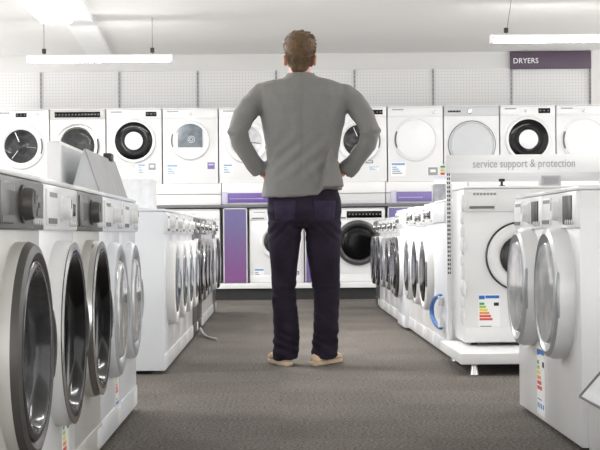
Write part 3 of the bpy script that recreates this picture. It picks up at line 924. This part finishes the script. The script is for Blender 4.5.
# deep rounded light box
lb = empty('light_box', 'big glowing rounded lamp box at the top left corner under the ceiling', 'lamp', (-1.685, 9.9, 2.36))
bm = bmesh.new()
n = 14
prof = [(-0.12, 1.1), (-0.12, -1.1)]
front = [(0.13 * math.cos(PI * k / n), 1.15 + 0.12 * math.sin(PI * k / n)) for k in range(n + 1)]
out = front + [(-0.13, -1.3), (0.13, -1.3)]
vb = [bm.verts.new((x * 0.92, y, 0.0)) for x, y in out]
vm = [bm.verts.new((x, y, 0.04)) for x, y in out]
vt = [bm.verts.new((x, y, 0.26)) for x, y in out]
for a_, b_ in ((vb, vm), (vm, vt)):
    for k in range(len(out)):
        bm.faces.new((a_[k], a_[(k + 1) % len(out)], b_[(k + 1) % len(out)], b_[k]))
bm.faces.new(vb); bm.faces.new(vt)
obj('diffuser', finish(bm, 'diffuser', 'lampbox'), lb)
boxes('ceiling_mount', 'beam', [(-0.08, 0.08, -1.1, 1.1, 0.26, CEIL - 2.36)], lb, 0.004)
area('lamp_light', (-1.685, 9.8, 2.33), 0.24, 2.3, 60)
bm = bmesh.new()
q = [(-1.90, 11.3), (-1.62, 11.3), (-1.87, 16.4), (-2.13, 16.4)]
v0 = [bm.verts.new((x, y, CEIL - 0.05)) for x, y in q]; v1 = [bm.verts.new((x, y, CEIL + 0.01)) for x, y in q]
bm.faces.new(v0); bm.faces.new(list(reversed(v1)))
for k in range(4):
    bm.faces.new((v0[k], v0[(k + 1) % 4], v1[(k + 1) % 4], v1[k]))
o = obj('trim_20', finish(bm, 'trunking', 'beam', smooth=False)); o['kind'] = 'structure'

# shop lamps further along the ceiling, out of the frame
batten(-0.2, 1.2, 9.6, 2.6, 'slim white pendant lamp above the man, over the middle of the aisle', [(-0.5, 0.0), (0.5, 0.0)], 45)
batten(2.0, 3.4, 8.0, 2.6, 'slim white pendant lamp over the right rows', [(-0.5, 0.0), (0.5, 0.0)], 45)
batten(-3.4, -2.0, 7.0, 2.6, 'slim white pendant lamp over the left rows', [(-0.5, 0.0), (0.5, 0.0)], 45)

# ------------------------------------------------------------------ the man
X0, Y0, SP = 0.139, F / 183.0, 183.0
def px(x): return (x - 302) / SP
def pz(y): return 0.71 + (235 - y) / SP
def q3(x, y, d=0.0): return (px(x), d, pz(y))

def remeshed(bm, name, mats, voxel, smooth=6, fac=0.5, disp=None, post=None):
    me = finish(bm, name, mats, smooth=False)
    o = bpy.data.objects.new(name, me)
    COL.objects.link(o)
    md = o.modifiers.new('r', 'REMESH'); md.mode = 'VOXEL'; md.voxel_size = voxel; md.use_smooth_shade = True
    if smooth:
        sm = o.modifiers.new('s', 'SMOOTH'); sm.factor = fac; sm.iterations = smooth
    bpy.context.view_layer.update()
    dg = bpy.context.evaluated_depsgraph_get()
    me2 = bpy.data.meshes.new_from_object(o.evaluated_get(dg))
    bpy.data.objects.remove(o)
    bpy.data.meshes.remove(me)
    me2.name = name
    if disp:
        ns = [v.normal.copy() for v in me2.vertices]
        for v, nrm in zip(me2.vertices, ns):
            v.co += nrm * disp(v.co)
    if post:
        for v in me2.vertices:
            post(v.co)
    me2.polygons.foreach_set('use_smooth', [True] * len(me2.polygons))
    if not me2.materials:
        for m in (mats if isinstance(mats, (list, tuple)) else [mats]):
            me2.materials.append(M[m])
    return me2

HX = 300.0     # head centre column
def body_mesh():
    bm = bmesh.new()
    hx = px(HX)
    # head: cranium, face and jaw
    loft(bm, [(hx, 0.02, pz(79), 0.058, 0.062), (hx, 0.022, pz(72), 0.058, 0.06), (hx, 0.03, pz(66), 0.060, 0.066), (hx, 0.035, pz(60), 0.064, 0.072)], 28)
    loft(bm, [(hx, 0.105, pz(75.5), 0.022, 0.018), (hx, 0.085, pz(73), 0.046, 0.045), (hx, 0.065, pz(69), 0.060, 0.07), (hx, 0.048, pz(63), 0.069, 0.09), (hx, 0.042, pz(56), 0.073, 0.098),
              (hx, 0.04, pz(48), 0.076, 0.1), (hx, 0.036, pz(41), 0.073, 0.095), (hx, 0.03, pz(36), 0.058, 0.076), (hx, 0.026, pz(33.2), 0.034, 0.044), (hx, 0.026, pz(32.4), 0.012, 0.015)], 32, 2.1)
    # nose, brow, lips, chin
    loft(bm, [(hx, 0.142, pz(64.6), 0.016, 0.018), (hx, 0.15, pz(63), 0.017, 0.02), (hx, 0.142, pz(59), 0.010, 0.014), (hx, 0.134, pz(54.5), 0.008, 0.01)], 14)
    for s in (-1, 1):
        ball(bm, (hx + s * 0.032, 0.122, pz(53.0)), (0.024, 0.014, 0.007))
        ball(bm, (hx + s * 0.045, 0.11, pz(61)), (0.022, 0.018, 0.014))
        # ear: rim, lobe
        e = Vector((hx + s * 0.083, 0.03, pz(59.5)))
        ball(bm, e, (0.009, 0.019, 0.030))
        ball(bm, e + Vector((s * 0.004, -0.008, 0.012)), (0.007, 0.012, 0.018))
        ball(bm, e + Vector((-s * 0.002, 0.004, -0.024)), (0.008, 0.010, 0.011))
    ball(bm, (hx, 0.127, pz(68.0)), (0.024, 0.014, 0.006))
    ball(bm, (hx, 0.124, pz(69.6)), (0.020, 0.014, 0.006))
    # torso, kept inside the clothes
    loft(bm, [(0, 0, pz(225), 0.15, 0.10), (0, 0, pz(200), 0.175, 0.11), (px(301), 0, pz(165), 0.16, 0.095), (px(302), 0, pz(125), 0.19, 0.11), (px(301), 0, pz(100), 0.20, 0.105),
              (px(301), 0.0, pz(90), 0.17, 0.085), (px(300.5), 0.01, pz(82), 0.09, 0.07), (px(300), 0.018, pz(76), 0.062, 0.062)], 28)
    # legs and feet
    for s, ps in ((-1, [(284, 215), (283, 250), (281.5, 285), (283, 310), (282.5, 345), (281, 360)]), (1, [(320, 215), (321, 250), (324, 285), (324.5, 310), (323, 345), (321, 360)])):
        tube(bm, [q3(x, y, 0.0) for x, y in ps], [0.08, 0.072, 0.05, 0.05, 0.032, 0.026], 16)
        ax, az = px(280 if s < 0 else 320), 0.04
        an = 0.24 if s < 0 else 0.46
        dv = Vector((s * math.sin(an), math.cos(an), 0))
        c0 = Vector((ax, 0, az))
        tube(bm, [c0 - dv * 0.03, c0 + dv * 0.05, c0 + dv * 0.13, c0 + dv * 0.17], [0.014, 0.02, 0.016, 0.012], 12)
    # arms and hands on the hips
    for s, ps in ((-1, [(268, 94, 0.0), (251, 106, -0.02), (239.5, 132, -0.07), (249.5, 156.5, -0.017), (261.5, 171, 0.03)]),
                  (1, [(336, 93, 0.0), (354, 105, -0.02), (367, 133, -0.07), (357, 158.5, -0.017), (342.5, 171.5, 0.03)])):
        tube(bm, [q3(*p) for p in ps], [0.04, 0.036, 0.027, 0.026, 0.025], 14)
        w = Vector(q3(*ps[-1]))
        d = Vector((-s * 0.30, 0.92, -0.22)).normalized()      # hand runs forward round the hip
        side = Vector((-s * 0.12, 0.2, 0.97)).normalized()
        side = (side - d * side.dot(d)).normalized()           # towards the index finger edge
        nrm = d.cross(side)
        # palm
        tube(bm, [w - d * 0.02, w + d * 0.02, w + d * 0.06, w + d * 0.092], [0.025, (0.030, 0.020), (0.038, 0.019), (0.036, 0.015)], 14)
        pal = []
        for k in range(4):
            base = w + d * (0.08 - 0.004 * abs(k - 1)) + side * (0.030 - 0.020 * k)
            L = (0.070, 0.078, 0.072, 0.056)[k]
            curl = Vector((-s, 0.0, -0.1))
            dd = (d + side * (0.10 - 0.07 * k)).normalized()
            p1 = base + dd * L * 0.45
            d2 = (dd + curl * 0.45).normalized()
            p2 = p1 + d2 * L * 0.33
            d3 = (dd + curl * 0.9).normalized()
            p3 = p2 + d3 * L * 0.26
            tube(bm, [base - dd * 0.02, p1, p2, p3], [0.0098, 0.0092, 0.0084, 0.0068], 10)
            ball(bm, p3, (0.0068, 0.0068, 0.0068), 10)
        # thumb leaves the side of the palm and points back and up along the waist
        tb = w + d * 0.022 + side * 0.020
        td = (side * 0.75 - d * 0.35 + Vector((-s * 0.55, -0.25, 0))).normalized()
        t1 = tb + td * 0.035
        t2 = t1 + (td + Vector((-s * 0.25, -0.1, 0.1))).normalized() * 0.03
        tube(bm, [tb - td * 0.015, t1, t2], [0.014, 0.0115, 0.009], 10)
        ball(bm, t2, (0.009, 0.009, 0.009), 10)
    return remeshed(bm, 'person', 'skin', 0.0055, 3, 0.5)

man = obj('person', body_mesh(), None, (X0, Y0, 0))
tag(man, 'man seen from behind in grey jacket and dark jeans, hands on hips', 'person')
hx = px(HX)
for s in (-1, 1):
    bm = bmesh.new()
    ball(bm, (0, 0, 0), (0.012, 0.012, 0.012), 16)
    e = obj('eye', finish(bm, 'eye', 'eye'), man, (hx + s * 0.031, 0.1195, pz(55.2)))
    bm = bmesh.new()
    ball(bm, (0, 0.0095, 0), (0.0062, 0.0035, 0.0062), 14)
    obj('iris', finish(bm, 'iris', 'iris'), e)
bm = bmesh.new()
ball(bm, (hx, 0.1375, pz(68.0)), (0.021, 0.004, 0.0035)); ball(bm, (hx, 0.1345, pz(69.5)), (0.018, 0.005, 0.004))
obj('lips', finish(bm, 'lips', 'lip'), man)

def hair_mesh():
    bm = bmesh.new()
    # cap over the cranium, longer on top, tapering to the nape
    loft(bm, [(hx - 0.004, -0.008, pz(74.0), 0.034, 0.030), (hx - 0.003, -0.012, pz(70), 0.046, 0.036), (hx, -0.010, pz(66), 0.058, 0.044), (hx, -0.006, pz(61), 0.063, 0.054),
              (hx, 0.0, pz(56), 0.0725, 0.072), (hx, 0.008, pz(51), 0.084, 0.09), (hx, 0.02, pz(46), 0.087, 0.108), (hx, 0.027, pz(41), 0.085, 0.114), (hx, 0.027, pz(36.5), 0.073, 0.10),
              (hx, 0.025, pz(33), 0.052, 0.075), (hx, 0.024, pz(31.2), 0.03, 0.045)], 36, 2.15)
    # short tufts
    rnd = random.Random(3)
    for i in range(620):
        u = rnd.random() * 2 * PI
        t = rnd.random() ** 0.8
        zz = pz(31.5) + (pz(66) - pz(31.5)) * t
        k = max(0.0, 1 - ((zz - pz(46)) / (pz(31.2) - pz(46))) ** 2) ** 0.5 if zz > pz(46) else 1.0 - 0.32 * ((pz(46) - zz) / (pz(46) - pz(66))) ** 1.4
        x, y = hx + 0.083 * k * math.cos(u), (0.022 if zz > pz(50) else 0.0) + (0.104 if zz > pz(50) else 0.075) * k * math.sin(u)
        if y > 0.06 and zz < pz(42):
            continue
        p = Vector((x, y, zz))
        nrm = Vector((math.cos(u), math.sin(u), 0.9 if zz > pz(42) else -0.5)).normalized()
        swirl = Vector((0.5, 0.35, 0.25 if zz > pz(42) else -0.9))
        L = 0.020 if zz > pz(44) else 0.012
        tube(bm, [p - nrm * 0.008, p + nrm * L * 0.35, p + nrm * L * 0.6 + swirl * L * 0.55], [0.0055, 0.0045, 0.0012], 5)
    me = finish(bm, 'hair', 'hair', angle=70)
    return me
obj('hair', hair_mesh(), man)

def jacket_mesh():
    bm = bmesh.new()
    T = [(197, 260, 341, 0.138, 0.0), (186, 262, 340, 0.136, 0.0), (176, 264, 338.5, 0.132, 0.0), (161, 265.5, 336, 0.122, 0.0), (147, 264, 338.5, 0.122, 0.0), (135, 262.5, 341, 0.127, 0.0),
         (123, 261, 344, 0.132, 0.0), (108, 258, 347, 0.13, 0.0), (96, 256, 348, 0.12, 0.0), (89, 254, 348.5, 0.107, 0.004), (84.5, 256, 345, 0.096, 0.006), (81, 266, 334, 0.088, 0.010),
         (78, 283, 319, 0.078, 0.015), (74.5, 287, 314.5, 0.072, 0.018)]
    loft(bm, [(px((a + b) / 2), c, pz(y), (b - a) / 2 / SP, d, 0.02 if y > 190 else 0.0) for y, a, b, d, c in T], 44, 2.5)
    # collar roll
    for k in range(20):
        a = PI * 1.0 + PI * k / 19
        ball(bm, (px(300.5) + 0.070 * math.cos(a), 0.018 + 0.068 * math.sin(a), pz(75.5) + 0.006 * math.sin(a)), (0.013, 0.011, 0.019), 10)
    L = [(268, 94, 0.0), (260, 96.5, -0.005), (251, 105, -0.02), (243.5, 118, -0.05), (237.5, 132, -0.07), (242, 146, -0.045), (249.5, 157.5, -0.015), (256, 166, 0.012), (259.5, 170, 0.026)]
    R_ = [(336, 93, 0.0), (344, 95.5, -0.005), (354, 104, -0.02), (362.5, 117.5, -0.05), (369, 133, -0.07), (365, 147, -0.045), (357, 159.5, -0.015), (349.5, 168, 0.012), (346, 171, 0.026)]
    rr = [0.058, 0.064, 0.063, 0.060, 0.057, 0.051, 0.048, 0.050, 0.051]
    for P in (L, R_):
        tube(bm, [q3(*p) for p in P], rr, 22)
    # the right back panel pulled open at the side vent
    vs = []
    for (x, y, d) in ((329, 150, -0.118), (336.5, 166, -0.112), (342, 193, -0.105), (319, 194.5, -0.178), (324.5, 170, -0.158)):
        vs.append((Vector(q3(x, y, d)), Vector(q3(x, y, d + 0.03))))
    f = [bm.verts.new(a) for a, b in vs]; g = [bm.verts.new(b) for a, b in vs]
    bm.faces.new(f); bm.faces.new(list(reversed(g)))
    for k in range(5):
        bm.faces.new((f[k], f[(k + 1) % 5], g[(k + 1) % 5], g[k]))
    def wr(co):
        n = noise.noise(Vector((co.x * 7, co.y * 7, co.z * 4))) * 0.009
        n += noise.noise(Vector((co.x * 22 + co.z * 9, co.y * 20, co.z * 14 - co.x * 8))) * 0.0045
        # creases raked across the elbows and the waist
        for ex, ez in ((px(239), pz(135)), (px(367.5), pz(135))):
            d = math.hypot(co.x - ex, co.z - ez)
            if d < 0.16:
                ang = math.atan2(co.z - ez, (co.x - ex) * (1 if ex > 0 else -1))
                n += 0.007 * noise.noise(Vector((ang * 2.2, d * 16, co.y * 6))) * (1 - d / 0.16)
        if abs(co.x) < 0.16 and co.y < 0:
            wz = math.exp(-((co.z - pz(160)) / 0.13) ** 2)
            n += 0.0035 * math.sin(co.z * 70 - co.x * 60) * wz
            n -= 0.004 * math.exp(-((co.x - px(301)) / 0.004) ** 2) if co.z > pz(196) else 0
        return n
    def hem(co):
        # the right side of the hem rides up over the hand
        s = min(1.0, max(0.0, (co.x - px(316)) / (px(322) - px(316))))
        t = min(1.0, max(0.0, (pz(172) - co.z) / (pz(172) - pz(197))))
        if co.x < px(345):
            co.z += 0.034 * s * t
    return remeshed(bm, 'jacket', 'jacket', 0.0065, 3, 0.5, wr, hem)
jk = obj('jacket', jacket_mesh(), man)
for sx, pts in ((-1, [(259.8, 85.5), (260.8, 96), (262, 108), (264, 120)]), (1, [(344.6, 85.0), (344.2, 96), (343, 108), (341.5, 120)])):
    pass

def jeans_mesh():
    bm = bmesh.new()
    loft(bm, [(px(302.5), 0.0, pz(228), 0.155, 0.105), (px(303), -0.008, pz(222), 0.196, 0.125), (px(303), -0.012, pz(212), 0.204, 0.132), (px(303), -0.006, pz(200), 0.200, 0.122), (px(302), 0.0, pz(186), 0.185, 0.11)], 36, 2.3)
    for rows in ([(222, 266, 301.5, 0.115), (235, 266.5, 300, 0.105), (250, 267, 298, 0.095), (270, 269, 295.5, 0.083), (290, 270, 293.5, 0.073), (310, 270.5, 295, 0.074), (330, 271, 297, 0.074), (345, 271.5, 297, 0.076), (359.5, 271.5, 294.5, 0.096)],
                 [(222, 303.5, 340, 0.115), (235, 304, 340, 0.105), (250, 304.5, 339, 0.095), (270, 308, 338.5, 0.083), (290, 311, 338, 0.073), (310, 311.5, 337, 0.074), (330, 310.5, 336.5, 0.074), (345, 309.5, 336, 0.076), (359, 309.5, 334.5, 0.096)]):
        loft(bm, [(px((a + b) / 2), -0.004 if y < 260 else 0.006, pz(y), (b - a) / 2 / SP, d) for y, a, b, d in reversed(rows)], 26, 2.1)
    def wr(co):
        n = noise.noise(Vector((co.x * 9, co.y * 9, co.z * 6))) * 0.005
        low_ = max(0.0, 1 - (co.z - 0.05) / 0.35) if co.z < 0.40 else 0.0
        n += 0.013 * low_ * noise.noise(Vector((co.x * 10, co.y * 8, co.z * 34 + co.x * 12)))
        kn = math.exp(-((co.z - pz(292)) / 0.07) ** 2)
        n += 0.008 * kn * noise.noise(Vector((co.x * 14, co.y * 10, co.z * 40)))
        st_ = math.exp(-((co.z - pz(232)) / 0.05) ** 2)
        n += 0.003 * st_ * math.sin(co.z * 110 + abs(co.x) * 110)
        return n
    return remeshed(bm, 'jeans', 'jeans', 0.0065, 3, 0.5, wr)
jn = obj('jeans', jeans_mesh(), man)

# back pockets that follow the seat
for s, xc in ((-1, 283.5), (1, 323)):
    bm = bmesh.new()
    g = []
    me = jn.data
    from mathutils.bvhtree import BVHTree
    bvh = BVHTree.FromPolygons([v.co for v in me.vertices], [p.vertices for p in me.polygons])
    for j in range(8):
        row = []
        for i in range(8):
            u = i / 7 - 0.5
            y = 201.5 + 17.5 * j / 7 + (2.5 * (0.5 - abs(u)) * 2 if j == 7 else 0)
            x = xc + u * (22 - 3 * j / 7)
            h = bvh.ray_cast(Vector((px(x), -1, pz(y))), Vector((0, 1, 0)))
            row.append(Vector((px(x), h[0].y - 0.004, pz(y))) if h[0] else Vector((px(x), -0.13, pz(y))))
        g.append(row)
    fr = [[bm.verts.new(p) for p in r] for r in g]
    bk = [[bm.verts.new(p + Vector((0, 0.008, 0))) for p in r] for r in g]
    for j in range(7):
        for i in range(7):
            bm.faces.new((fr[j][i], fr[j][i + 1], fr[j + 1][i + 1], fr[j + 1][i]))
            bm.faces.new((bk[j][i], bk[j + 1][i], bk[j + 1][i + 1], bk[j][i + 1]))
    for k in range(7):
        for a_, b_ in (((0, k), (0, k + 1)), ((7, k + 1), (7, k)), ((k + 1, 0), (k, 0)), ((k, 7), (k + 1, 7))):
            bm.faces.new((fr[a_[0]][a_[1]], bk[a_[0]][a_[1]], bk[b_[0]][b_[1]], fr[b_[0]][b_[1]]))
    obj('back_pocket', finish(bm, 'back_pocket', 'denimfade', angle=60), jn)

def shoe(s, xc, an):
    def secs(lst):
        bm = bmesh.new()
        seg = 20
        rs = []
        for y, wl, wr, z0, z1, pw in lst:
            v = []
            for k in range(seg):
                a = 2 * PI * k / seg
                c, sn = math.cos(a), math.sin(a)
                x = (wr if c > 0 else wl) * math.copysign(abs(c) ** 0.75, c)
                z = (z0 + z1) / 2 + (z1 - z0) / 2 * math.copysign(abs(sn) ** pw, sn)
                v.append(bm.verts.new((x, y, z)))
            rs.append(v)
        for a_, b_ in zip(rs, rs[1:]):
            for k in range(seg):
                bm.faces.new((a_[k], a_[(k + 1) % seg], b_[(k + 1) % seg], b_[k]))
        bm.faces.new(rs[0]); bm.faces.new(list(reversed(rs[-1])))
        return bm
    up = secs([(-0.088, 0.018, 0.018, 0.025, 0.05, 0.9), (-0.075, 0.034, 0.034, 0.02, 0.062, 0.8), (-0.04, 0.039, 0.039, 0.02, 0.075, 0.8), (0.02, 0.038, 0.040, 0.02, 0.084, 0.85), (0.08, 0.043, 0.044, 0.02, 0.076, 0.85),
               (0.13, 0.047, 0.047, 0.018, 0.062, 0.8), (0.17, 0.042, 0.042, 0.018, 0.052, 0.8), (0.195, 0.026, 0.026, 0.02, 0.04, 0.9)])
    so_ = secs([(-0.096, 0.020, 0.020, 0.0, 0.024, 0.35), (-0.08, 0.038, 0.038, 0.0, 0.026, 0.3), (-0.04, 0.042, 0.042, 0.0, 0.026, 0.3), (0.03, 0.038, 0.040, 0.0, 0.026, 0.3), (0.10, 0.048, 0.048, 0.0, 0.024, 0.3),
                (0.15, 0.050, 0.050, 0.0, 0.024, 0.3), (0.185, 0.038, 0.038, 0.0, 0.026, 0.3), (0.203, 0.020, 0.020, 0.003, 0.026, 0.4)])
    o = obj('shoe', finish(up, 'shoe', 'shoe', angle=60), man, (px(xc), 0.012, 0), -s * an)
    obj('sole', finish(so_, 'sole', 'sole', angle=50), o)
shoe(-1, 280, 0.24)
shoe(1, 320, 0.46)

# ------------------------------------------------------------------ world, camera, look
w = bpy.data.worlds.new('shop_ambient')
SC.world = w
w.use_nodes = True
bg = w.node_tree.nodes['Background']
bg.inputs['Color'].default_value = (1.0, 0.995, 0.985, 1)
bg.inputs['Strength'].default_value = 2.4

cam = bpy.data.cameras.new('camera')
cam.sensor_width = 36.0
cam.lens = F * 36.0 / 600.0
cam.shift_x = 22.0 / 600.0
cam.shift_y = 10.0 / 600.0
cam.clip_end = 100
co = bpy.data.objects.new('camera', cam)
COL.objects.link(co)
co.location = (0, 0, 0.71)
co.rotation_euler = (Matrix.Rotation(PI / 2, 3, 'X') @ Matrix.Rotation(math.radians(-0.5), 3, 'Z')).to_euler()
SC.camera = co
SC.view_settings.view_transform = 'Standard'
SC.view_settings.look = 'None'
SC.view_settings.exposure = 0.22
SC.view_settings.gamma = 1.0
SC.view_settings.use_curve_mapping = False
